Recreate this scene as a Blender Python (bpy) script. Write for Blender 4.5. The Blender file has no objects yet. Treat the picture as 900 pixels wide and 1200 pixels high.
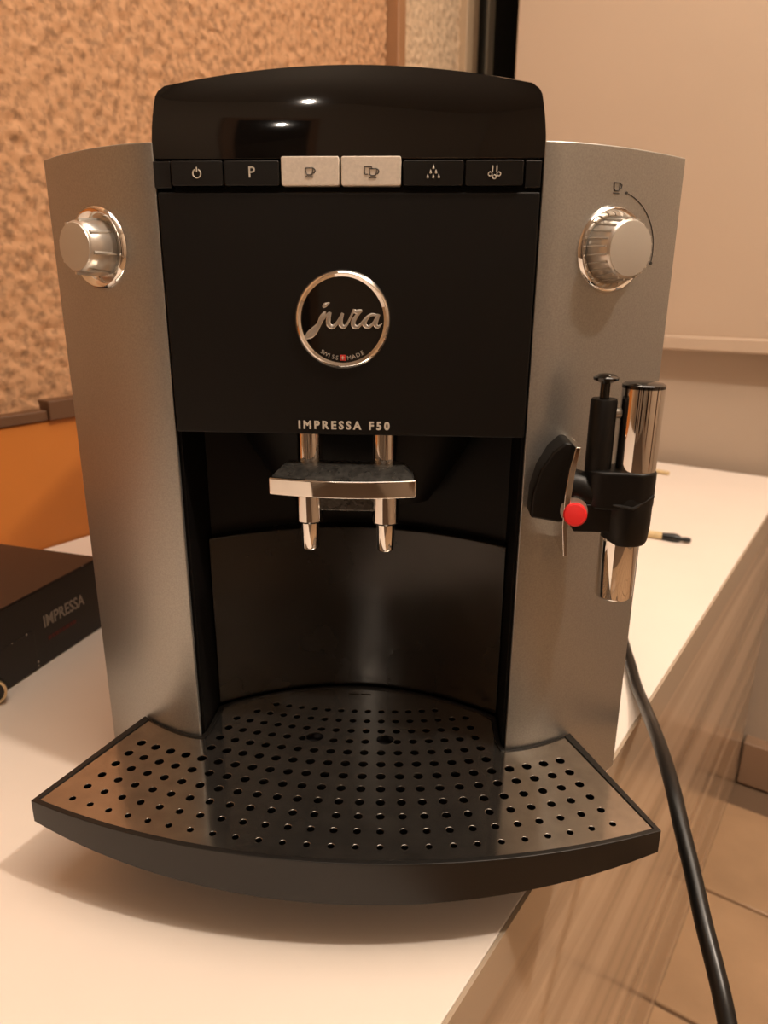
import bpy, bmesh, math, random
from mathutils import Vector, Matrix, noise
random.seed(4)
sc = bpy.context.scene
C = sc.collection

# ------------------------------------------------------------------ camera
CAM = dict(loc=(0.03322708, -0.30375793, 0.26141705), yaw=0.0586, pitch=-0.3085, roll=0.0065, f=853.38)
cy_, cp_ = math.cos(CAM['yaw']), math.cos(CAM['pitch'])
fw = Vector((-math.sin(CAM['yaw'])*cp_, cy_*cp_, math.sin(CAM['pitch'])))
r0 = Vector((cy_, math.sin(CAM['yaw']), 0)); u0 = r0.cross(fw)
cr, sr = math.cos(CAM['roll']), math.sin(CAM['roll'])
R_ = r0*cr + u0*sr; U_ = r0*-sr + u0*cr
cam = bpy.data.cameras.new('camera'); camo = bpy.data.objects.new('camera', cam); C.objects.link(camo)
M = Matrix.Identity(4)
for i in range(3):
    M[i][0] = R_[i]; M[i][1] = U_[i]; M[i][2] = -fw[i]; M[i][3] = CAM['loc'][i]
camo.matrix_world = M
cam.sensor_fit = 'VERTICAL'; cam.sensor_height = 36; cam.lens = CAM['f']*36/1200
cam.clip_start = 0.01
cam.dof.use_dof = True; cam.dof.focus_distance = 0.315; cam.dof.aperture_fstop = 14
sc.camera = camo

# ------------------------------------------------------------------ light
w = bpy.data.worlds.new('world'); sc.world = w; w.use_nodes = True
w.node_tree.nodes['Background'].inputs[0].default_value = (1, .72, .45, 1)
w.node_tree.nodes['Background'].inputs[1].default_value = 0.05
def light(name, kind, loc, energy, color, size=0.1, target=(0, 0, 0.1), spot=None, size_y=None):
    l = bpy.data.lights.new(name, kind); l.energy = energy; l.color = color
    if kind == 'AREA':
        l.size = size
        if size_y: l.shape = 'RECTANGLE'; l.size_y = size_y
    else: l.shadow_soft_size = size
    o = bpy.data.objects.new(name, l); C.objects.link(o); o.location = loc
    o.rotation_euler = (Vector(target)-Vector(loc)).to_track_quat('-Z', 'Y').to_euler()
    return o
WARM = (1, .855, .715)
light('ceiling_lamp_light', 'POINT', (0.66, -0.30, 1.32), 40, WARM, 0.03)
light('ceiling_spot_light', 'POINT', (-.31, -1.72, 1.13), 5, WARM, 0.012)
light('ceiling_spot_light', 'POINT', (-.375, -1.77, .91), 2, WARM, 0.009)
light('room_fill_light', 'AREA', (0.25, .1, 1.46), 13, WARM, 1.0, target=(.2, .1, 0))  # unseen soft area lamp, added as overhead fill
sc.view_settings.view_transform = 'Standard'; sc.view_settings.look = 'None'
sc.view_settings.gamma = 1; sc.view_settings.use_curve_mapping = False
sc.view_settings.exposure = 0.0

# ------------------------------------------------------------------ materials
def mat(name, col, rough=.5, metal=0.0, spec=.5, coat=0, noise_amt=0, noise_scale=50, bump=0, bump_scale=200, emit=None,
        stretch=(1, 1, 1), rough_var=0, detail=3, col2=None, contrast=None):
    m = bpy.data.materials.new(name); m.use_nodes = True
    nt = m.node_tree; b = nt.nodes['Principled BSDF']
    b.inputs['Base Color'].default_value = (*col, 1); b.inputs['Roughness'].default_value = rough
    b.inputs['Metallic'].default_value = metal; b.inputs['Specular IOR Level'].default_value = spec
    if coat: b.inputs['Coat Weight'].default_value = coat; b.inputs['Coat Roughness'].default_value = .04
    if emit: b.inputs['Emission Color'].default_value = (*col, 1); b.inputs['Emission Strength'].default_value = emit
    tc = nt.nodes.new('ShaderNodeTexCoord'); mp = nt.nodes.new('ShaderNodeMapping')
    mp.inputs['Scale'].default_value = stretch; nt.links.new(tc.outputs['Object'], mp.inputs[0])
    def nz(s, d=3):
        n = nt.nodes.new('ShaderNodeTexNoise'); n.inputs['Scale'].default_value = s; n.inputs['Detail'].default_value = d
        nt.links.new(mp.outputs[0], n.inputs['Vector']); return n
    if noise_amt or col2:
        n = nz(noise_scale, detail); rp = nt.nodes.new('ShaderNodeValToRGB')
        c2 = col2 or tuple(c*(1-noise_amt) for c in col)
        lo, hi = contrast or (.3, .7)
        rp.color_ramp.elements[0].position = lo; rp.color_ramp.elements[1].position = hi
        rp.color_ramp.elements[0].color = (*c2, 1); rp.color_ramp.elements[1].color = (*col, 1)
        nt.links.new(n.outputs[0], rp.inputs[0]); nt.links.new(rp.outputs[0], b.inputs['Base Color'])
    if bump:
        n = nz(bump_scale, 3); bp = nt.nodes.new('ShaderNodeBump'); bp.inputs['Strength'].default_value = bump
        bp.inputs['Distance'].default_value = .001
        nt.links.new(n.outputs[0], bp.inputs['Height']); nt.links.new(bp.outputs[0], b.inputs['Normal'])
    if rough_var:
        n = nz(noise_scale*.3+8, 4); mr = nt.nodes.new('ShaderNodeMapRange')
        mr.inputs['To Min'].default_value = rough-rough_var; mr.inputs['To Max'].default_value = rough+rough_var
        mr.inputs['From Min'].default_value = .3; mr.inputs['From Max'].default_value = .7
        nt.links.new(n.outputs[0], mr.inputs['Value']); nt.links.new(mr.outputs[0], b.inputs['Roughness'])
    return m
SILVER = mat('silver_paint', (.43, .425, .40), .41, .85, noise_amt=.16, noise_scale=1400, detail=1, bump=.05, bump_scale=2500)
BLACK = mat('black_satin_plastic', (.0045, .0038, .0032), .42, spec=.3, bump=.05, bump_scale=3000)
CAV = mat('black_cavity_plastic', (.004, .0033, .0028), .5, spec=.2)
TRAYB = mat('black_tray_plastic', (.009, .008, .007), .36, spec=.4, bump=.04, bump_scale=2500)
GLOSS = mat('gloss_black_plastic', (.005, .004, .0035), .025, spec=.5, coat=.3)
SHIELD = mat('splash_panel_plastic', (.006, .005, .004), .25, spec=.5, rough_var=.06, noise_scale=60)
KEY = mat('black_key_plastic', (.007, .0065, .006), .28, spec=.4)
KEYS = mat('silver_key_plastic', (.88, .80, .70), .38, .25, noise_amt=.12, noise_scale=900, bump=.06, bump_scale=1800)
CHROME = mat('chrome', (.80, .78, .75), .05, 1.0)
CHROMED = mat('dusty_chrome', (.13, .125, .115), .3, .7, rough_var=.12, noise_scale=500, noise_amt=.6)
KNOB = mat('satin_silver', (.66, .63, .58), .28, .8)
KCAP = mat('satin_cap', (.60, .58, .53), .38, .6)
STEEL = mat('brushed_steel', (.52, .48, .43), .13, .965, noise_amt=.2, noise_scale=120, detail=5, rough_var=.05)
HOLE = mat('dark_basin', (.006, .005, .005), .6, spec=.2)
PRINT = mat('pale_print', (.62, .58, .50), .6)
INK = mat('dark_print', (.03, .028, .025), .6)
RED = mat('red_button_plastic', (.85, .03, .03), .35)
REDP = mat('red_print', (.6, .04, .03), .6)
REDD = mat('dull_red_print', (.11, .018, .014), .7)
GREYP = mat('grey_print', (.32, .29, .25), .7)
RUBBER = mat('black_rubber', (.005, .005, .005), .33, spec=.45)
TOP = mat('cream_laminate', (.82, .735, .655), .38, spec=.4, noise_amt=.03, noise_scale=12)
BOXT = mat('dark_brown_card', (.045, .022, .014), .42, spec=.4)
BOXS = mat('black_card', (.016, .013, .011), .5)
WEAR = mat('bare_card', (.35, .3, .25), .8)
TAN = mat('pale_wood', (.68, .52, .28), .6, noise_amt=.2, noise_scale=200)
GOLD = mat('pale_metal_rim', (.65, .5, .3), .3, .8)
ORANGE = mat('orange_wood', (.54, .18, .03), .42, noise_amt=.18, noise_scale=5, spec=.4)
LEDGE = mat('brown_wood', (.11, .05, .022), .5)
STUCCO = mat('orange_stucco', (.50, .275, .14), .85, noise_amt=.42, noise_scale=140, detail=2, contrast=(.33, .56), bump=1, bump_scale=140)  # darker noise in the pits paints in the relief shade
STUCCO2 = mat('pale_stucco', (.60, .43, .28), .85, noise_amt=.32, noise_scale=140, detail=2, contrast=(.33, .56), bump=.8, bump_scale=140)  # pit shade put into the colour here too
TRIM = mat('brown_trim', (.30, .15, .07), .5)
DARK = mat('dark_frame', (.02, .017, .013), .35)
STRIP = mat('pale_strip', (.45, .38, .28), .35, .4)
WALL = mat('beige_wall', (.50, .385, .285), .7, noise_amt=.05, noise_scale=4)
WALL2 = mat('beige_lower_wall', (.46, .37, .285), .75, noise_amt=.05, noise_scale=4)
CEIL = mat('plain_ceiling', (.55, .48, .40), .9)
FLOORM = mat('grout', (.16, .10, .06), .9)
TILE = mat('beige_stone_tile', (.52, .34, .20), .22, noise_amt=.3, noise_scale=7, spec=.5, detail=6)
SKIRT = mat('brown_skirting', (.30, .19, .12), .4)
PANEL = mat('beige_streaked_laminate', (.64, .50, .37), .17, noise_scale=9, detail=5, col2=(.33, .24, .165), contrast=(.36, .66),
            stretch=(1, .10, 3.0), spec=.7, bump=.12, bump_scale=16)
BAND = mat('beige_edge_band', (.43, .34, .25), .18, spec=.6)

# ------------------------------------------------------------------ mesh helpers
class MB:
    def __init__(s): s.v = []; s.f = []; s.sm = []
    def add(s, vs, fs, smooth=False):
        o = len(s.v); s.v += [tuple(v) for v in vs]; s.f += [tuple(i+o for i in f) for f in fs]; s.sm += [smooth]*len(fs)
    def box(s, x0, x1, y0, y1, z0, z1):
        vs = [(x, y, z) for x in (x0, x1) for y in (y0, y1) for z in (z0, z1)]
        s.add(vs, [(0, 1, 3, 2), (4, 6, 7, 5), (0, 4, 5, 1), (2, 3, 7, 6), (0, 2, 6, 4), (1, 5, 7, 3)])
    def prism(s, pts, z0, z1, f=None):
        # pts: ccw outline; f maps (a,b,h) -> xyz
        f = f or (lambda a, b, h: (a, b, h)); n = len(pts)
        g0 = z0 if callable(z0) else (lambda a, b: z0); g1 = z1 if callable(z1) else (lambda a, b: z1)
        vs = [f(a, b, g0(a, b)) for a, b in pts]+[f(a, b, g1(a, b)) for a, b in pts]
        s.add(vs, [tuple(range(n))[::-1], tuple(range(n, 2*n))]+[(i, (i+1) % n, n+(i+1) % n, n+i) for i in range(n)])
    def lathe(s, prof, o, ax, n=32, cap0=True, cap1=True):
        ax = Vector(ax).normalized(); t = Vector((0, 0, 1)) if abs(ax.z) < .9 else Vector((1, 0, 0))
        a = ax.cross(t).normalized(); b = ax.cross(a); o = Vector(o); vs = []; fs = []
        for r, h in prof:
            for k in range(n):
                q = 2*math.pi*k/n; vs.append(o+ax*h+(a*math.cos(q)+b*math.sin(q))*r)
        for i in range(len(prof)-1):
            for k in range(n):
                k2 = (k+1) % n; fs.append((i*n+k, i*n+k2, (i+1)*n+k2, (i+1)*n+k))
        if cap0: fs.append(tuple(range(n))[::-1])
        if cap1: fs.append(tuple((len(prof)-1)*n+k for k in range(n)))
        s.add(vs, fs, True)
    def tube(s, pts, r, n=10, flat=None, closed=False):
        pts = [Vector(p) for p in pts]; m = len(pts); rs = r if isinstance(r, (list, tuple)) else [r]*m
        vs = []; fs = []; up = Vector(flat) if flat else None
        pa = None
        for i, p in enumerate(pts):
            if closed: d = (pts[(i+1) % m]-pts[i-1])
            else: d = (pts[min(i+1, m-1)]-pts[max(i-1, 0)])
            d = d.normalized() if d.length > 1e-9 else Vector((0, 0, 1))
            if up: b = up.normalized(); a = d.cross(b).normalized()
            else:
                if pa is None:
                    t = Vector((0, 0, 1)) if abs(d.z) < .9 else Vector((1, 0, 0)); a = d.cross(t).normalized()
                else: a = (pa-d*pa.dot(d)).normalized()
                b = d.cross(a)
            pa = a
            for k in range(n):
                q = 2*math.pi*k/n; fl = .35 if up else 1
                vs.append(p+a*math.cos(q)*rs[i]+b*math.sin(q)*rs[i]*fl)
        for i in range(m if closed else m-1):
            j = (i+1) % m
            for k in range(n):
                k2 = (k+1) % n; fs.append((i*n+k, i*n+k2, j*n+k2, j*n+k))
        if not closed: fs += [tuple(range(n))[::-1], tuple((m-1)*n+k for k in range(n))]
        s.add(vs, fs, True)
    def build(s, name, m, parent=None, bevel=0, seg=2, smooth=None, fix=True):
        me = bpy.data.meshes.new(name); me.from_pydata(s.v, [], s.f); me.update()
        me.polygons.foreach_set('use_smooth', [smooth is not False]*len(s.f))
        if fix:
            bm = bmesh.new(); bm.from_mesh(me); bmesh.ops.recalc_face_normals(bm, faces=bm.faces); bm.to_mesh(me); bm.free()
        me.materials.append(m)
        return link(name, me, parent, bevel, seg)
def link(name, me, parent=None, bevel=0, seg=2):
    o = bpy.data.objects.new(name, me); C.objects.link(o); o.parent = parent
    if bevel:
        b = o.modifiers.new('bevel', 'BEVEL'); b.width = bevel; b.segments = seg; b.limit_method = 'ANGLE'; b.angle_limit = .6
        b.harden_normals = True
    if 1:
        try: me.set_sharp_from_angle(angle=math.radians(40))
        except Exception: pass
    return o
def tag(o, label, cat, group=None):
    o['label'] = label; o['category'] = cat
    if group: o['group'] = group
    return o
def empty(name, loc=(0, 0, 0), rz=0):
    o = bpy.data.objects.new(name, None); C.objects.link(o); o.location = loc; o.rotation_euler = (0, 0, rz)
    o.empty_display_size = .05; return o
def smoothpts(pts, k=6, closed=False):
    pts = [Vector(p) for p in pts]; n = len(pts); out = []
    for i in range(n if closed else n-1):
        p0 = pts[i-1] if (closed or i > 0) else pts[0]; p1 = pts[i]; p2 = pts[(i+1) % n]
        p3 = pts[(i+2) % n] if (closed or i+2 < n) else pts[-1]
        for j in range(k):
            t = j/k
            out.append(.5*((2*p1)+(p2-p0)*t+(2*p0-5*p1+4*p2-p3)*t*t+(3*p1-p0-3*p2+p3)*t**3))
    if not closed: out.append(pts[-1])
    return out
def text_mesh(s, size, bold=0, depth=.0001, spacing=1.0, align='CENTER'):
    cu = bpy.data.curves.new('text', 'FONT'); cu.body = s; cu.size = size; cu.extrude = depth; cu.offset = bold
    cu.align_x = align; cu.align_y = 'CENTER'; cu.space_character = spacing; cu.resolution_u = 3
    o = bpy.data.objects.new('text', cu); C.objects.link(o)
    bpy.context.view_layer.update()
    me = bpy.data.meshes.new_from_object(o.evaluated_get(bpy.context.evaluated_depsgraph_get()))
    bpy.data.objects.remove(o); return me
def place_mesh(name, me, m, mtx, parent):
    me.transform(mtx); me.materials.clear(); me.materials.append(m)
    return link(name, me, parent)
FRONT = Matrix(((1, 0, 0, 0), (0, 0, -1, 0), (0, 1, 0, 0), (0, 0, 0, 1)))   # text xy -> world xz, facing -y

# ------------------------------------------------------------------ room (rotated frame: x across the table, y along it)
RZ = math.atan2(-.5204, .8539)
NN = Vector((.8539, -.5204, 0)); DD = Vector((.5204, .8539, 0))
FZ = -0.5
def struct(o): o['kind'] = 'structure'; return o
def room(name, mb, m, **k):
    o = mb.build(name, m, **k); o.rotation_euler = (0, 0, RZ); return struct(o)
def stucco_grid(x, s0, s1, z0, z1, step, amp):
    b = MB(); ns = int((s1-s0)/step)+1; nz = int((z1-z0)/step)+1
    vs = []
    for i in range(ns):
        for j in range(nz):
            s = s0+(s1-s0)*i/(ns-1); z = z0+(z1-z0)*j/(nz-1)
            h = noise.noise(Vector((s*110, z*110, 3)))*.8+noise.noise(Vector((s*210, z*210, 9)))*.4
            vs.append((x+amp*h, s, z))
    fs = [(i*nz+j, (i+1)*nz+j, (i+1)*nz+j+1, i*nz+j+1) for i in range(ns-1) for j in range(nz-1)]
    b.add(vs, fs, True); return b
XL = -.4885
room('wall_left', stucco_grid(XL-.014, -.35, .75, -.0, 1.2, .0035, .0042), STUCCO, fix=False)
b = MB(); b.box(XL-.1, XL-.02, -2.4, .76, FZ, 1.5); b.box(XL-.1, XL-.016, -2.4, -.35, FZ, 1.5); room('wall_left', b, mat('beige_plaster', (.50, .32, .18), .9))
b = MB(); b.box(XL-.02, XL+.006, .752, .772, 0, 1.5); room('trim_1', b, TRIM, bevel=.002)
room('wall_left', stucco_grid(XL-.012, .772, .958, 0.1, 1.2, .0035, .0035), STUCCO2, fix=False)
b = MB(); b.box(XL-.02, XL+.002, .958, .998, 0, 1.5); room('trim_2', b, mat('beige_jamb', (.42, .30, .19), .5), bevel=.002)
b = MB(); b.box(XL-.03, XL-.006, .998, 1.35, 0, 1.5); do = room('door_1', b, DARK)
b = MB(); b.box(XL-.008, XL-.002, 1.040, 1.062, 0, 1.5); b.build('glazing_strip', STRIP, do)
b = MB(); b.box(XL-.1, XL+.25, 1.35, 1.37, 0, 1.5); room('wall_recess', b, DARK)
# back wall with the proud upper panel
b = MB(); b.box(-.33, 1.7, .91, 1.0, FZ, 1.5); room('wall_back', b, WALL2)
b = MB(); b.box(-.362, 1.7, .885, .912, .186, 1.5); room('wall_back', b, WALL, bevel=.003)
b = MB(); b.box(-.362, 1.7, .876, .912, .168, .188); room('trim_3', b, WALL, bevel=.003)
b = MB(); b.box(.0935, 1.7, .885, .912, FZ, FZ+.075); room('baseboard_back', b, SKIRT, bevel=.003)
b = MB(); b.box(1.7, 1.75, -2.4, 1.0, FZ, 1.5); room('wall_right', b, mat('right_wall_plaster', (.50, .40, .30), .8))
b = MB(); b.box(-.6, 1.75, -2.45, -2.4, FZ, 1.5); room('wall_front', b, mat('front_wall_plaster', (.42, .34, .26), .8))
b = MB(); b.box(-.62, 1.75, -2.45, 1.4, 1.5, 1.55); room('ceiling', b, CEIL)
for i, (x0, x1) in enumerate(((-.30, .0), (.22, .40), (.66, 1.0))):  # unseen dark windows, added on the front wall for the chrome to reflect
    b = MB(); b.box(x0, x1, -2.40, -2.385, FZ+.02, 1.25); wd = room('added_window_%d' % (i+1), b, TRIM, bevel=.004)
    b = MB(); b.box(x0+.04, x1-.04, -2.386, -2.38, FZ+.06, 1.21); b.build('added_dark_pane', GLOSS, wd)
for i, (s0, s1) in enumerate(((-1.9, -1.45), (-1.0, -.85), (.15, .35))):  # more unseen dark windows added on the right wall for reflections
    b = MB(); b.box(1.685, 1.70, s0, s1, -.35, 1.2); wd = room('added_window_%d' % (i+4), b, TRIM, bevel=.004)
    b = MB(); b.box(1.68, 1.686, s0+.03, s1-.03, -.31, 1.16); b.build('added_dark_pane', GLOSS, wd)
# orange board and ledge along the left wall
b = MB(); b.box(XL-.012, XL-.002, -.6, .75, -.02, .1275); room('trim_4', b, ORANGE, bevel=.002)
b = MB(); b.box(XL-.02, XL+.001, -.6, .152, .1278, .138); b.box(XL-.02, XL+.004, .152, .3, .1278, .147); room('trim_5', b, LEDGE, bevel=.0015)

# floor with stone tiles
b = MB(); b.box(-.6, 1.75, -2.4, 1.0, FZ-.03, FZ-.004); fl = room('floor', b, FLOORM)
tile_me = None; TS = .2
for i in range(-2, 8):
    for j in range(-7, 6):
        x0 = .26+i*TS; y0 = .63+j*TS
        if x0 < .03 or y0+TS > .93 or x0 > 1.5: continue
        b = MB(); g = .004
        b.box(0, TS-g, 0, TS-g, -.006, 0)
        if tile_me is None:
            t = b.build('stone_tile', TILE, fl, bevel=.0015, seg=1); tile_me = t.data
        else:
            t = bpy.data.objects.new('stone_tile', tile_me); C.objects.link(t); t.parent = fl
            bv = t.modifiers.new('bevel', 'BEVEL'); bv.width = .0015; bv.segments = 1
        t.location = (x0, y0, FZ+random.uniform(-.0004, .0004))

# ------------------------------------------------------------------ table
table = empty('table', NN*-.2+Vector((0, 0, FZ)), RZ)
tag(table, 'long cream laminate counter with a glossy beige side, carrying the coffee machine', 'table')
b = MB(); b.box(-.2885, .2915, -.75, .883, -FZ-.026, -FZ); b.build('tabletop', TOP, table, bevel=.0006)
b = MB(); b.box(.2917, .2935, -.75, .883, -FZ-.030, -FZ-.0001); b.build('edge_band', BAND, table)
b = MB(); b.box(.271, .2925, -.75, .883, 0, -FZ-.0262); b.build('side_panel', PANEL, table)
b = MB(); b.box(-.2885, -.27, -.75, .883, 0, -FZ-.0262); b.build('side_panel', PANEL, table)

# ------------------------------------------------------------------ coffee machine
mc = empty('coffee_machine')
tag(mc, 'black and silver automatic coffee machine with chrome spout standing on the cream counter', 'coffee machine')
A, H, ZP = .0748, .3114, .1985
def fy(x):
    u = max(0, (abs(x)-A)/.0652); return .0427*u**1.55
for sgn, nm in ((-1, 'left'), (1, 'right')):
    xs = [A+.0652*i/24 for i in range(25)]
    outer = [(x, fy(x)) for x in xs]+[(.1402, .046), (.1402, .30)]
    inner = [(.1380, .30), (.1380, .0462)]+[(x-.0008, fy(x)+.0028) for x in reversed(xs[1:])]+[(A, .0028)]
    b = MB(); b.prism([(sgn*x, y) for x, y in outer+inner], .0075, H)
    sp = b.build('side_tower', SILVER, mc, bevel=.0006)
    hous = [(.0735, .0035)]+[(x-.001, fy(x)+.0032) for x in xs[2:]]+[(.1372, .298), (.0735, .298)]
    b = MB(); b.prism([(sgn*x, y) for x, y in hous], .010, H-.003)
    b.build('tower_housing', CAV, mc)
    # foot
    b = MB(); b.lathe([(.010, 0), (.010, .009)], (sgn*.122, .075, 0), (0, 0, 1), 20); b.build('rubber_foot', RUBBER, mc)
    b = MB(); b.lathe([(.010, 0), (.010, .009)], (sgn*.122, .26, 0), (0, 0, 1), 20); b.build('rubber_foot', RUBBER, mc)
# rear body
b = MB(); b.box(-.0733, .0733, .06, .298, .0, H-.004); b.build('body', CAV, mc)
b = MB(); b.box(-.0733, .0733, .0035, .298, .2035, .2945); b.build('brew_unit_housing', CAV, mc)
b = MB(); b.box(-.0742, .0742, -.0004, .0034, ZP, .2937); fp = b.build('front_panel', BLACK, mc, bevel=.0008)
# upper key strip and its recess
b = MB(); b.box(-.0733, .0733, .0035, .02, .2945, .3060); b.build('key_recess', CAV, mc)
keyx = [(-.0752, -.0683, None), (-.0677, -.0475, 'power'), (-.0469, -.0256, 'program'), (-.0248, -.0025, 'cup'), (-.0017, .0211, 'cups'), (.0220, .0447, 'drops'), (.0455, .0672, 'steam'), (.0680, .0740, None)]
def rr(x0, x1, z0, z1, r=.0008):
    pts = []
    for cx, cz, a0 in ((x1-r, z0+r, -90), (x1-r, z1-r, 0), (x0+r, z1-r, 90), (x0+r, z0+r, 180)):
        for k in range(5):
            q = math.radians(a0+k*22.5); pts.append((cx+r*math.cos(q), cz+r*math.sin(q)))
    return pts
def XZ(y): return lambda a, b_, h: (a, y+h, b_)
def pr(path, y=-.0021, r=.00018): return [(x, y, z) for x, z in path], r
for x0, x1, kind in keyx:
    lit = kind in ('cup', 'cups')
    zt = .3060 if lit else .3046
    if kind is None:
        b = MB(); b.box(x0, x1, -.0003, .004, .2950, .3046); b.build('key_surround', KEY, mc, bevel=.0004); continue
    b = MB(); b.prism(rr(x0, x1, .2957, zt), -.0018, .0035, XZ(0))
    k = b.build('button', KEYS if lit else KEY, mc, bevel=.0004)
    k['label'] = {'power': 'black button with power symbol', 'program': 'black button with letter P', 'cup': 'silver button with one cup symbol',
                  'cups': 'silver button with two cups symbol', 'drops': 'black button with water drops symbol', 'steam': 'black button with steam symbol'}[kind]
    cx = (x0+x1)/2; cz = .3003; b = MB(); Y = -.0019; m = INK if lit else PRINT; th = .00022
    P = lambda pts, t=th, cl=False: b.tube([(cx+x*.001, Y, cz+z*.001) for x, z in pts], t, 6, closed=cl)
    arc = lambda x, z, r, a0, a1, n=16: [(x+r*math.cos(math.radians(a0+(a1-a0)*i/n)), z+r*math.sin(math.radians(a0+(a1-a0)*i/n))) for i in range(n+1)]
    def cup(ox, oz, s):
        P([(ox-1.5*s, oz+1.3*s), (ox-1.3*s, oz-.6*s), (ox-.9*s, oz-1.1*s), (ox+.7*s, oz-1.1*s), (ox+1.1*s, oz-.6*s), (ox+1.3*s, oz+1.3*s)], cl=True)
        P(arc(ox+1.3*s, oz+.35*s, .8*s, -80, 85, 8)); P([(ox-1.7*s, oz-1.8*s), (ox+1.2*s, oz-1.8*s)])
    if kind == 'power': P(arc(0, -.3, 1.55, 115, 425, 22), .00026); P([(0, .3), (0, 2.0)], .00026)
    elif kind == 'program':
        place_mesh('symbol', text_mesh('P', .0056, .00004, .0001), PRINT, Matrix.Translation((cx, Y, cz))@FRONT, k); continue
    elif kind == 'cup': cup(-.1, .3, 1.0)
    elif kind == 'cups':
        cup(.9, 0, 1.0); P([(-1.2, -.6), (-2.3, -.6), (-2.5, 2.0), (.4, 2.0), (.4, 1.5)])
    elif kind == 'drops':
        for dx, dz in ((0, 1.7), (-1.0, .1), (1.0, .1), (-2.1, -1.5), (0, -1.5), (2.1, -1.5)):
            pts = [(cx+(dx+x)*.001, Y, cz+(dz+z)*.001) for x, z in ((0, 1.0), (0, .5), (0, 0), (0, -.4), (0, -.6))]
            b.tube(pts, [.00003, .0002, .00042, .00042, .0002], 8)
    elif kind == 'steam':
        P([(-.8, 2.3), (-.8, .2)], .00026); P([(.8, 2.3), (.8, .2)], .00026)
        for ox, oz in ((-1.6, -.6), (0, -1.6), (1.6, -.6)): P(arc(ox, oz, .7, 60 if ox < 0 else -240, 400 if ox < 0 else 100, 14), .0002)
    b.build('symbol', m, k)
# hopper lid: arched gloss front running back
def lid_ring(v):
    # v 0..1 up the front
    pts = []
    n = 56
    for i in range(n+1):
        u = -1+2*i/n
        au = abs(u)
        zt = .3376-.0068*au**2; z0 = .3056
        # side outline: widths shrink near the top
        hw = .0752-.0034*v**2-.0028*max(0, (v-.86)/.14)**2
        zz = z0+(zt-z0)*v
        y = .0005+.0030*v**2-.0015*au**4*v
        pts.append((u*hw, y, zz))
    return pts
rings = [lid_ring(v/14) for v in range(15)]
for k, (dy, dz, sx) in enumerate(((.0007, .0003, .9985), (.002, .0005, .996), (.03, .0015, .985), (.10, .0025, .95), (.20, .002, .90), (.285, -.004, .85))):
    rings.append([(x*sx, y+dy, z+dz) for x, y, z in lid_ring(1)])
n = len(rings[0]); b = MB(); vs = [p for r in rings for p in r]
fs = [(i*n+j, i*n+j+1, (i+1)*n+j+1, (i+1)*n+j) for i in range(len(rings)-1) for j in range(n-1)]
b.add(vs, fs, True)
# side skirts down to the tower tops
for e in (0, n-1):
    top = [r[e] for r in rings]; bot = [(x, max(y, .0005), .3056) for x, y, z in top]; m_ = len(top)
    b.add(top+bot, [(i, i+1, m_+i+1, m_+i) for i in range(m_-1)], True)
lid = b.build('hopper_lid', GLOSS, mc)
# round emblem
b = MB(); ex, ez = -.0019, .2458
b.lathe([(.0165, 0), (.0169, .0012), (.0180, .0018), (.0192, .0011), (.0196, 0)], (ex, -.0004, ez), (0, -1, 0), 72, False, False)
em = b.build('emblem_ring', CHROME, mc)
b = MB(); b.lathe([(.0168, 0), (.0168, .0004)], (ex, -.0004, ez), (0, -1, 0), 64); b.build('emblem_disc', GLOSS, em)
S = 39.2/768*.001
def E(pts): return [(ex+(x-426)*S, -.0011, ez-(y-452)*S) for x, y in pts]
b = MB()
def stroke(pts, ws, k=6):
    p = smoothpts([Vector((x, y, w)) for (x, y), w in zip(pts, ws)], k)
    q = E([(a.x, a.y) for a in p]); b.tube(q, [max(.2, a.z)*S for a in p], 8, flat=(0, 1, 0))
stroke([(292, 385), (268, 425), (242, 478), (208, 538), (170, 576), (118, 604)], [6, 20, 19, 20, 20, 2])
stroke([(118, 604), (150, 555), (200, 510), (250, 468), (300, 415), (328, 392)], [2, 12, 11, 10, 9, 8])
stroke([(272, 356), (292, 338), (328, 320)], [8, 17, 4])
stroke([(332, 392), (316, 440), (316, 485), (345, 505), (385, 472), (430, 398)], [10, 18, 19, 16, 12, 11])
stroke([(430, 398), (412, 450), (414, 488), (440, 502), (474, 465), (520, 368)], [11, 18, 19, 13, 9, 9])
stroke([(518, 372), (532, 388), (562, 384), (584, 376)], [11, 16, 17, 8])
stroke([(566, 386), (534, 425), (512, 465), (520, 500), (556, 497), (606, 440)], [12, 14, 18, 18, 12, 8])
stroke([(700, 412), (655, 408), (616, 440), (600, 480), (628, 503), (668, 478), (704, 425)], [8, 11, 16, 18, 14, 11, 12])
stroke([(716, 404), (696, 450), (688, 484), (710, 500), (742, 474)], [12, 17, 17, 12, 3])
b.build('emblem_script', KNOB, em)
b = MB(); b.box(ex-.00115, ex+.00115, -.0012, -.0008, ez-.0161, ez-.0138); b.build('red_square', REDP, em)
b = MB(); cz = ez-.01495; b.box(ex-.0002, ex+.0002, -.0014, -.0010, cz-.0007, cz+.0007); b.box(ex-.0007, ex+.0007, -.00139, -.0010, cz-.0002, cz+.0002); b.build('white_cross', PRINT, em)
for word, a0, a1 in (('SWISS', -124, -99), ('MADE', -80, -58)):
    for i, ch in enumerate(word):
        q = math.radians(a0+(a1-a0)*i/(len(word)-1)); r = .0152
        me = text_mesh(ch, .0024, .00003, .00005)
        place_mesh('small_letter', me, GREYP, Matrix.Translation((ex+r*math.cos(q), -.0011, ez+r*math.sin(q)))@FRONT@Matrix.Rotation(q+math.pi/2, 4, 'Z'), em)
tm = text_mesh('IMPRESSA F50', .0047, .00018, .0001, 1.45); wt = max(v.co.x for v in tm.vertices)-min(v.co.x for v in tm.vertices)
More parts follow.
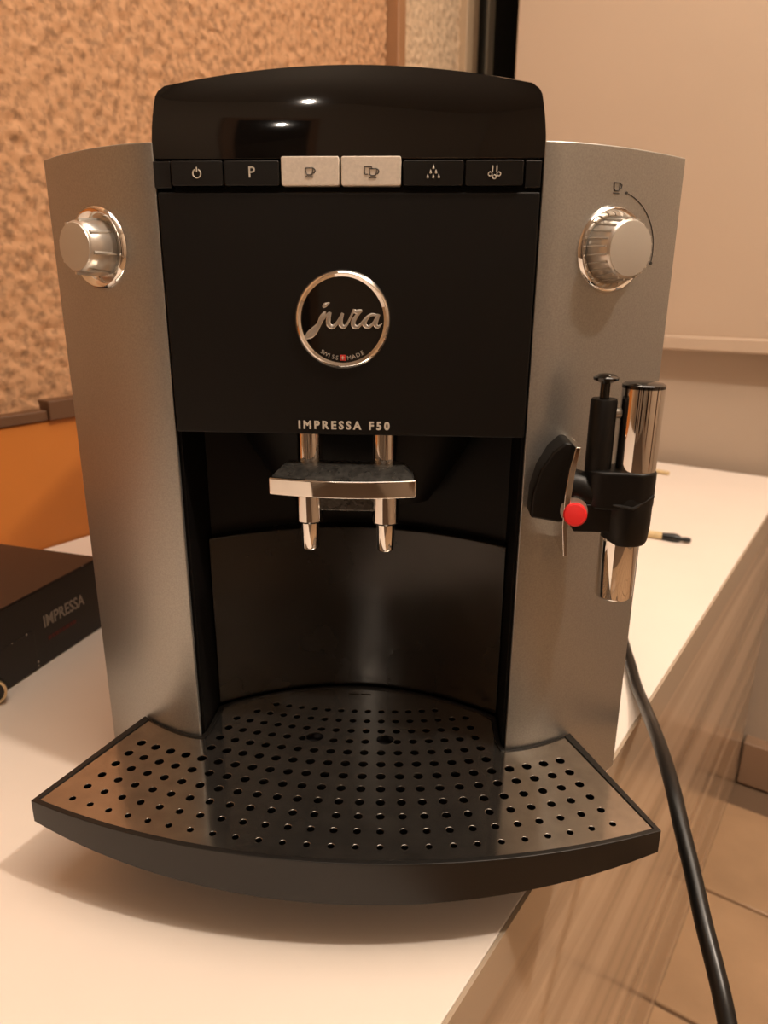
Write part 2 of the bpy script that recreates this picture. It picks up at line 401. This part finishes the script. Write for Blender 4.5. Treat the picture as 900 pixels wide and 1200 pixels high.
place_mesh('lettering', tm, PRINT, Matrix.Translation((-.0019, -.0006, .2025))@FRONT@Matrix.Scale(.0388/wt, 4, (1, 0, 0)), fp)

# cavity behind the spout
b = MB()
def cavy(x): return .0525-.0245*(abs(x)/.073)**2
xs = [-.0732+.1464*i/32 for i in range(33)]
b.prism([(x, cavy(x)) for x in xs]+[(.0732, .062), (-.0732, .062)], .046, .1395); b.build('splash_panel', SHIELD, mc, bevel=.0012)
b = MB(); b.prism([(x, cavy(x)+.007) for x in xs]+[(.0732, .064), (-.0732, .064)], .139, .2035); b.build('cavity_back', CAV, mc)
# housing of the coffee outlet, tapering down
b = MB(); lo = []; hi = []
for k in range(13):
    q = math.pi*k/12; hi.append((-.062*math.cos(q), .050-.032*math.sin(q)**.6, .2034)); lo.append((-.036*math.cos(q), .050-.020*math.sin(q)**.6, .158))
mid = [((a[0]*.55+c[0]*.45)*1.04, (a[1]+c[1])/2, .183) for a, c in zip(hi, lo)]
vs = hi+mid+lo; m_ = 13
b.add(vs, [(r*m_+i, r*m_+i+1, (r+1)*m_+i+1, (r+1)*m_+i) for r in range(2) for i in range(m_-1)], True)
b.add(lo, [tuple(range(13))]); b.build('outlet_housing', CAV, mc, bevel=0)

# coffee spout: chrome bar, two pipes, two nozzles
sp = MB()
XA, XB, YS = -.0172, .0162, -.001
fr = [(-.0335+.0630*i/20) for i in range(21)]
def ybar(x): return -.0125+.0045*((x+.002)/.0315)**2
b = MB(); b.prism([(x, ybar(x)) for x in fr]+[(.0288, .006), (-.0328, .006)], .1735, .1812)
spout = b.build('coffee_spout', CHROME, mc, bevel=.0007)
b = MB(); o1 = [(x*.985, ybar(x)+.0012) for x in fr]+[(.0275, .010), (-.0318, .010)]
n1 = len(o1); vs = [(x, y, .1808) for x, y in o1]+[(-.002+(x+.002)*.86, .0105-(.0105-y)*.62, .1848) for x, y in o1]
b.add(vs, [(i, (i+1) % n1, n1+(i+1) % n1, n1+i) for i in range(n1)]+[tuple(range(n1, 2*n1))]); b.build('spout_cover', CHROMED, spout, bevel=.0006)
b = MB(); b.box(-.0125, .0115, -.004, .008, .1655, .1740); b.build('spout_bridge', CHROMED, spout, bevel=.001)
for x in (XA, XB):
    b = MB(); b.lathe([(.0056, 0), (.0056, .022)], (x-.0012, .0105, .180), (0, 0, 1), 40); b.lathe([(.0066, 0), (.0070, .0012), (.0066, .0020)], (x-.0012, .0095, .1815), (0, 0, 1), 40)
    b.build('spout_pipe', CHROME, spout)
    b = MB(); b.lathe([(.0052, 0), (.0060, .0009), (.0060, .0130)], (x, YS, .1600), (0, 0, 1), 40); b.build('nozzle_collar', CHROME, spout)
    b = MB(); b.lathe([(.0026, .0004), (.0036, 0), (.0040, .0006), (.0041, .0135)], (x, YS, .1475), (0, 0, 1), 36); b.build('nozzle_tip', CHROME, spout)

# rotary knobs
def knob(sgn, ribs, wide):
    x = sgn*.1053; c = Vector((x, fy(x), .2735)); ang = math.radians(27.5)
    ax = Vector((sgn*math.sin(ang), -math.cos(ang), 0))
    c = c-ax*.0005
    b = MB(); b.lathe([(.0110, .0008), (.0128, .0012), (.0140, .0026), (.0156, .0030), (.0166, .0020), (.0170, 0), (.0171, -.003)], c, ax, 64, False, False)
    ring = b.build('knob_ring', CHROME, mc)
    r0, r1, L = (.0125, .0111, .0122) if wide else (.0114, .0101, .0128)
    b = MB(); b.lathe([(r0*.97, .0004), (r0, .0012), (r0*.5+r1*.5, L*.55), (r1, L-.0010), (r1-.0008, L)], c, ax, 64, True, True)
    kn = b.build('rotary_knob', KNOB, mc)
    b = MB(); b.lathe([(r1-.0007, L-.0002), (r1-.0009, L+.0004), (r1*.6, L+.0008), (0.0004, L+.0009)], c, ax, 48, False, True); b.build('knob_cap', KCAP, kn)
    t = Vector((0, 0, 1)); a = ax.cross(t).normalized()
    for k in range(ribs):
        q = 2*math.pi*(k+.3)/ribs; d = a*math.cos(q)+t*math.sin(q)
        b = MB(); b.tube([c+ax*.0016+d*(r0+.0000), c+ax*(L*.5)+d*(r0*.5+r1*.5+.0001), c+ax*(L-.0009)+d*(r1+.0002)], [.00035, .0005, .0005] if wide else [.0004, .0007, .0008], 6); b.build('knob_rib', KNOB, kn)
    return c, ax
knob(-1, 8, False)
kc, kax = knob(1, 24, True)
# printed scale round the right knob
t = Vector((0, 0, 1)); a = Vector((math.cos(math.radians(33)), math.sin(math.radians(33)), 0))
b = MB()
def onface(x, z): return (x, fy(x)-.00018, z)
def sc_pt(q, r): return onface(kc.x+math.cos(q)*r*.99, kc.z+math.sin(q)*r)
b.tube([sc_pt(math.radians(76-88*i/24), .0222) for i in range(25)], .00014, 6)
b.lathe([(.0006, 0), (.0006, .0003)], sc_pt(math.radians(-12), .0222), kax, 12)
b.lathe([(.0005, 0), (.0005, .0003)], sc_pt(math.radians(76), .0222), kax, 12)
ox, oz = kc.x+.0008, kc.z+.0232
cp = [(-1.7, 1.7), (-1.5, -.7), (-1.0, -1.2), (.8, -1.2), (1.2, -.7), (1.4, 1.7)]
b.tube([onface(ox+x*.0009, oz+z*.001) for x, z in cp], .00022, 6, closed=True)
b.tube([onface(ox+x*.0009, oz+z*.001) for x, z in ((1.35, 1.3), (2.3, 1.2), (2.2, 0), (1.3, -.5))], .0002, 6)
b.tube([onface(ox+x*.0009, oz+z*.001) for x, z in ((-1.9, -2.1), (1.2, -2.1))], .00022, 6)
b.build('volume_scale', INK, mc)

# steam frother on the right tower
yc = -.012
mt = [(.0772, .1672), (.0776, .1780), (.0800, .1875), (.0845, .1955), (.0893, .1995), (.0925, .1990), (.0915, .1650)]
b = MB(); b.prism(mt, -.012, .006, XZ(0)); fm = b.build('frother_mount', BLACK, mc, bevel=.0012)
cr_ = [(.0920, .1992), (.0940, .1992), (.0926, .1890), (.0918, .1780), (.0915, .1660), (.0924, .1535), (.0906, .1530), (.0892, .1660), (.0892, .1790), (.0902, .1900)]
b = MB(); b.prism(cr_, -.0195, .006, XZ(0)); b.build('chrome_flange', CHROME, fm, bevel=.0004)
b = MB(); b.prism([(.0925, .1985), (.0950, .1985), (.0950, .1760), (.0920, .1700)], -.002, .004, XZ(0)); b.build('mount_plate', KNOB, fm, bevel=.0005)
b = MB(); b.tube([(.0925, -.010, .181), (.0965, -.011, .1805), (.1005, yc, .178), (.104, yc, .1745)], [.0075, .0072, .0062, .0055], 20); b.box(.094, .112, -.018, -.006, .1635, .1755)
arm = b.build('frother_arm', BLACK, mc, bevel=.0008)
def oval(cx0, cx1, r, n=14):
    pts = []
    for k in range(n+1):
        q = -math.pi/2+math.pi*k/n; pts.append((cx1+r*math.cos(q), yc+r*math.sin(q)))
    for k in range(n+1):
        q = math.pi/2+math.pi*k/n; pts.append((cx0+r*.85*math.cos(q), yc+r*.85*math.sin(q)))
    return pts
b = MB(); b.prism(oval(.1055, .1172, .0091), lambda x, y: .1735, .1895)
fb = b.build('frother_body', BLACK, mc, bevel=.0015)
b = MB(); b.lathe([(.0086, 0), (.0093, .0015), (.0098, .0080), (.0098, .0165), (.0090, .0200)], (.1162, yc, .1585), (0, 0, 1), 40); b.build('frother_collar', BLACK, fb)
b = MB(); b.tube([(.1085, yc-.0075, .1760), (.1160, yc-.0099, .1752), (.1245, yc-.0060, .1795)], .0007, 8); b.build('collar_seam', TRAYB, fb)
b = MB(); b.lathe([(.0081, 0), (.0082, .0008), (.0082, .0330)], (.1176, yc, .1890), (0, 0, 1), 56, True, False); b.build('steam_cylinder', CHROME, fb)
b = MB(); b.lathe([(.0083, 0), (.0083, .0012), (.0070, .0021), (.003, .0026)], (.1176, yc, .2219), (0, 0, 1), 48); b.build('cylinder_cap', GLOSS, fb)
b = MB(); b.lathe([(.0052, 0), (.0052, .0280), (.0048, .0290)], (.1028, yc, .1885), (0, 0, 1), 32); b.build('air_tube', BLACK, fb)
b = MB(); b.lathe([(.0019, 0), (.0019, .0062), (.0048, .0075), (.0050, .0085), (.0030, .0098), (.001, .0101)], (.1028, yc, .2172), (0, 0, 1), 32); b.build('plunger', GLOSS, fb)
b = MB(); b.lathe([(.0020, 0), (.0020, .006)], (.1065, yc+.001, .2115), (1, 0, 0), 16); b.build('tube_bracket', KNOB, fb)
b = MB(); b.lathe([(.0070, 0), (.0078, .0010), (.0078, .0270)], (.1144, yc, .1335), (0, 0, 1), 56); b.build('steam_nozzle', CHROME, fb)
b = MB(); b.lathe([(.0054, 0), (.0054, .004)], (.0942, -.015, .1722), (-.2, -1, .15), 32); b.build('button_collar', KNOB, arm)
b = MB(); b.lathe([(.0047, 0), (.0047, .0022), (.0041, .0030), (.001, .0033)], (.0940, -.019, .1715), (-.2, -1, .2), 32); b.build('red_button', RED, arm)

# drip tray
CY = .272; RO = .350
def front_arc(r, x1, n): return [(-x1+2*x1*i/n, CY-math.sqrt(r*r-(-x1+2*x1*i/n)**2)) for i in range(n+1)]
def tray_outline(d):
    """outline inset by d, counter-clockwise from the front left corner"""
    fr_ = front_arc(RO-d, .1337-d*1.25, 40)
    xb = .1085-d*1.25
    rt = [(xb-(xb-A+d)*i/8, fy(xb-(xb-A+d)*i/8+d*.3)-.0008-d*.55) for i in range(9)]
    cav = [(.0730-d, fy(0)+.004), (.0725-d, .0265-d)]
    back = [(.0725-d-(.145-2*d)*i/24, cavy(.0725-d-(.145-2*d)*i/24)-.001-d) for i in range(25)]
    lt = [(-x, y) for x, y in reversed(rt)]
    return fr_+rt+cav+back[1:-1]+[(-x, y) for x, y in reversed(cav)]+lt
ZT = .0462
o0 = tray_outline(0); o1 = tray_outline(.0024)
nO = len(o0)
b = MB()
def zb(x, y): return .0355-(.0095)*max(0, 1-(abs(x)/.1337)**2) if y < .0 else .030
vs = [(x, y, zb(x, y)) for x, y in o0]+[(x, y, ZT) for x, y in o0]+[(x, y, ZT) for x, y in o1]+[(x, y, .040) for x, y in o1]
fs = []
for r in range(3): fs += [(r*nO+i, r*nO+(i+1) % nO, (r+1)*nO+(i+1) % nO, (r+1)*nO+i) for i in range(nO)]
b.add(vs, fs); b.add([(x, y, .040) for x, y in o1], [tuple(range(nO))]); b.add([(x, y, zb(x, y)) for x, y in o0], [tuple(range(nO))[::-1]])
tray = b.build('drip_tray', TRAYB, mc, bevel=.0009, seg=3)
b = MB(); b.prism([(x, y) for x, y in tray_outline(.0035)], .0402, .0406); b.build('tray_basin', HOLE, tray)
b = MB(); b.prism([(-.1, .06), (.1, .06), (.085, -.035), (-.085, -.035)][::-1], 0.0, .0265); b.build('tray_base', CAV, mc)
# perforated steel grill: outline plus every hole, filled as a 2D curve
cu = bpy.data.curves.new('grill', 'CURVE'); cu.dimensions = '2D'; cu.fill_mode = 'BOTH'; cu.extrude = .0003; cu.bevel_depth = .00012; cu.bevel_resolution = 1
def spl(pts):
    s = cu.splines.new('POLY'); s.points.add(len(pts)-1); s.use_cyclic_u = True
    for p, q in zip(s.points, pts): p.co = (q[0], q[1], 0, 1)
po = tray_outline(.0027); spl(po)
def inside(x, y, mrg):
    if abs(x) > A-.004:
        if y > fy(x)-.006-mrg: return False
        xs_ = .1337-(.1337-.1085)*(y+.053)/(.0125+.053); return abs(x) < xs_-.0065-mrg
    if abs(x) > .066: return y < -.003
    if abs(x) > .058: return y < .024
    return y < cavy(x)-.011
holes = 0
for k in range(12):
    rad = .3405-.00872*k; pitch = math.radians(1.655)
    rh = (.00150, .00178, .00195, .0021, .0022, .0023, .0023, .0022, .0021, .0020, .0019, .0018)[k]
    for j in range(-12, 13):
        q = j*pitch; x = -.0010+rad*math.sin(q); y = CY-rad*math.cos(q)
        if k == 8 and abs(j) == 2: continue
        if k == 0 and abs(j) > 12: continue
        if abs(x) > A-.005:
            if k > 5: continue
        elif not inside(x, y, 0): continue
        spl([(x+rh*math.cos(2*math.pi*i/14), y+rh*math.sin(2*math.pi*i/14)) for i in range(14)]); holes += 1
for x in (-.0185, .0165): spl([(x+.0044*math.cos(2*math.pi*i/24), .0037+.0040*math.sin(2*math.pi*i/24)) for i in range(24)])
for x0 in (-.0058, .0008): spl([(x0, .0432), (x0+.0055, .0432), (x0+.0055, .0447), (x0, .0447)])
co = bpy.data.objects.new('grill', cu); C.objects.link(co); bpy.context.view_layer.update()
gm = bpy.data.meshes.new_from_object(co.evaluated_get(bpy.context.evaluated_depsgraph_get())); bpy.data.objects.remove(co)
gm.transform(Matrix.Translation((0, 0, .0452))); gm.materials.clear(); gm.materials.append(STEEL)
for p in gm.polygons: p.use_smooth = False
g = link('grill_plate', gm, tray)
# cord
cord = [(.118, .302, .045), (.135, .318, .03), (.168, .285, .0065), (.1850, .225, .0042), (.1822, .1750, .0042), (.1768, .1320, .0050), (.1716, .0940, .0115), (.1655, .0596, .0205), (.1600, .0260, .0268), (.1565, -.0010, .0272), (.1546, -.020, .0229),
        (.1540, -.0411, .0148), (.1531, -.0599, .0074), (.1534, -.0764, -.0004), (.1536, -.0895, -.0085), (.154, -.115, -.03), (.158, -.15, -.10), (.17, -.18, -.30), (.20, -.19, -.46), (.26, -.16, -.4955), (.36, -.10, -.4955)]
b = MB(); b.tube(smoothpts(cord, 8), .00375, 14); b.build('power_cord', RUBBER, mc)

# ------------------------------------------------------------------ things around it
bx = empty('instruction_box', (-.2165, .205, 0), math.atan2(-.2366, .9716))   # local x points right, y away along the side
tag(bx, 'flat black cardboard box with printed side lying left of the coffee machine', 'box')
b = MB(); b.box(-.24, 0, -.215, 0, .0004, .0560)
me_ = b.build('carton', BOXS, bx, bevel=.0008)
b = MB(); b.box(-.2402, .0003, -.2155, .0003, .0561, .0572); b.build('lid', BOXT, bx, bevel=.0005)
b = MB(); b.box(-.002, .0006, -.160, -.0735, .002, .030); b.build('flap', BOXS, bx, bevel=.0004)
b = MB()
for y, z, r in ((-.0735, .006, .0011), (-.0738, .003, .0009), (-.0800, .0301, .0009), (-.093, .030, .0006), (-.019, .0567, .0006)):
    b = MB(); b.lathe([(r, 0), (r*.6, .0004)], (.0005, y, z), (1, 0, 0), 7); b.build('worn_spot', WEAR, bx)
YZ = Matrix(((0, 0, 1, 0), (1, 0, 0, 0), (0, 1, 0, 0), (0, 0, 0, 1)))
place_mesh('lettering', text_mesh('IMPRESSA', .0125, .0002, .0001, 1.0), GREYP, Matrix.Translation((.0002, -.0425, .0310))@YZ@Matrix.Scale(.80, 4, (1, 0, 0)), bx)
b = MB(); y = -.061
for wd in (.004, .003, .0045, .003, .003, .005, .003, .004):
    b.box(0, .0002, y, y+wd-.0008, .0165, .0195); y += wd
b.build('red_line_of_print', REDD, bx)

b = MB(); ob = Vector((-.2440, .0960, .0085))
t1 = empty('small_cap', (-.2440, .0960, 0)); tag(t1, 'small dark round cap with a pale rim lying at the left frame edge', 'cap')
b.lathe([(.006, 0), (.0085, .004), (.0085, .010)], (0, 0, .0085), (.5, -.85, .1), 24, True, True); b.build('cap_body', BOXS, t1)
b = MB(); b.lathe([(.0070, .0098), (.0070, .0112), (.0086, .0112), (.0086, .0088)], (0, 0, .0085), (.5, -.85, .1), 24, False, False); b.build('rim', GOLD, t1)

def stick(name, p0, p1, r, label, tip):
    p0 = Vector(p0); p1 = Vector(p1); o = empty(name, (p0.x, p0.y, 0)); tag(o, label, 'stick'); d = (p1-p0); L = d.length; d = d.normalized()
    q = Vector((0, 0, r)); m0 = q; k = .80 if tip else 1
    b = MB(); b.tube([m0, m0+d*L*k], r, 12); b.build('shaft', TAN, o)
    if tip:
        b = MB(); b.tube([m0+d*L*x for x in (k, k+.02, k+.10, k+.14, k+.17, k+.21, k+.25, k+.26)], [r, r*1.0, r*1.25, r*1.1, r*.55, r*.7, r*.6, r*.2], 12); b.build('tip', RUBBER, o)
stick('wooden_stick', (.205, .480, 0), (.3060, .4330, 0), .0040, 'short pale wooden stick with a black nubbed tip lying right of the machine', True)
stick('wooden_stick', (.30, .778, 0), (.3770, .7180, 0), .0030, 'plain pale wooden stick end far behind the frother near the back wall', False)
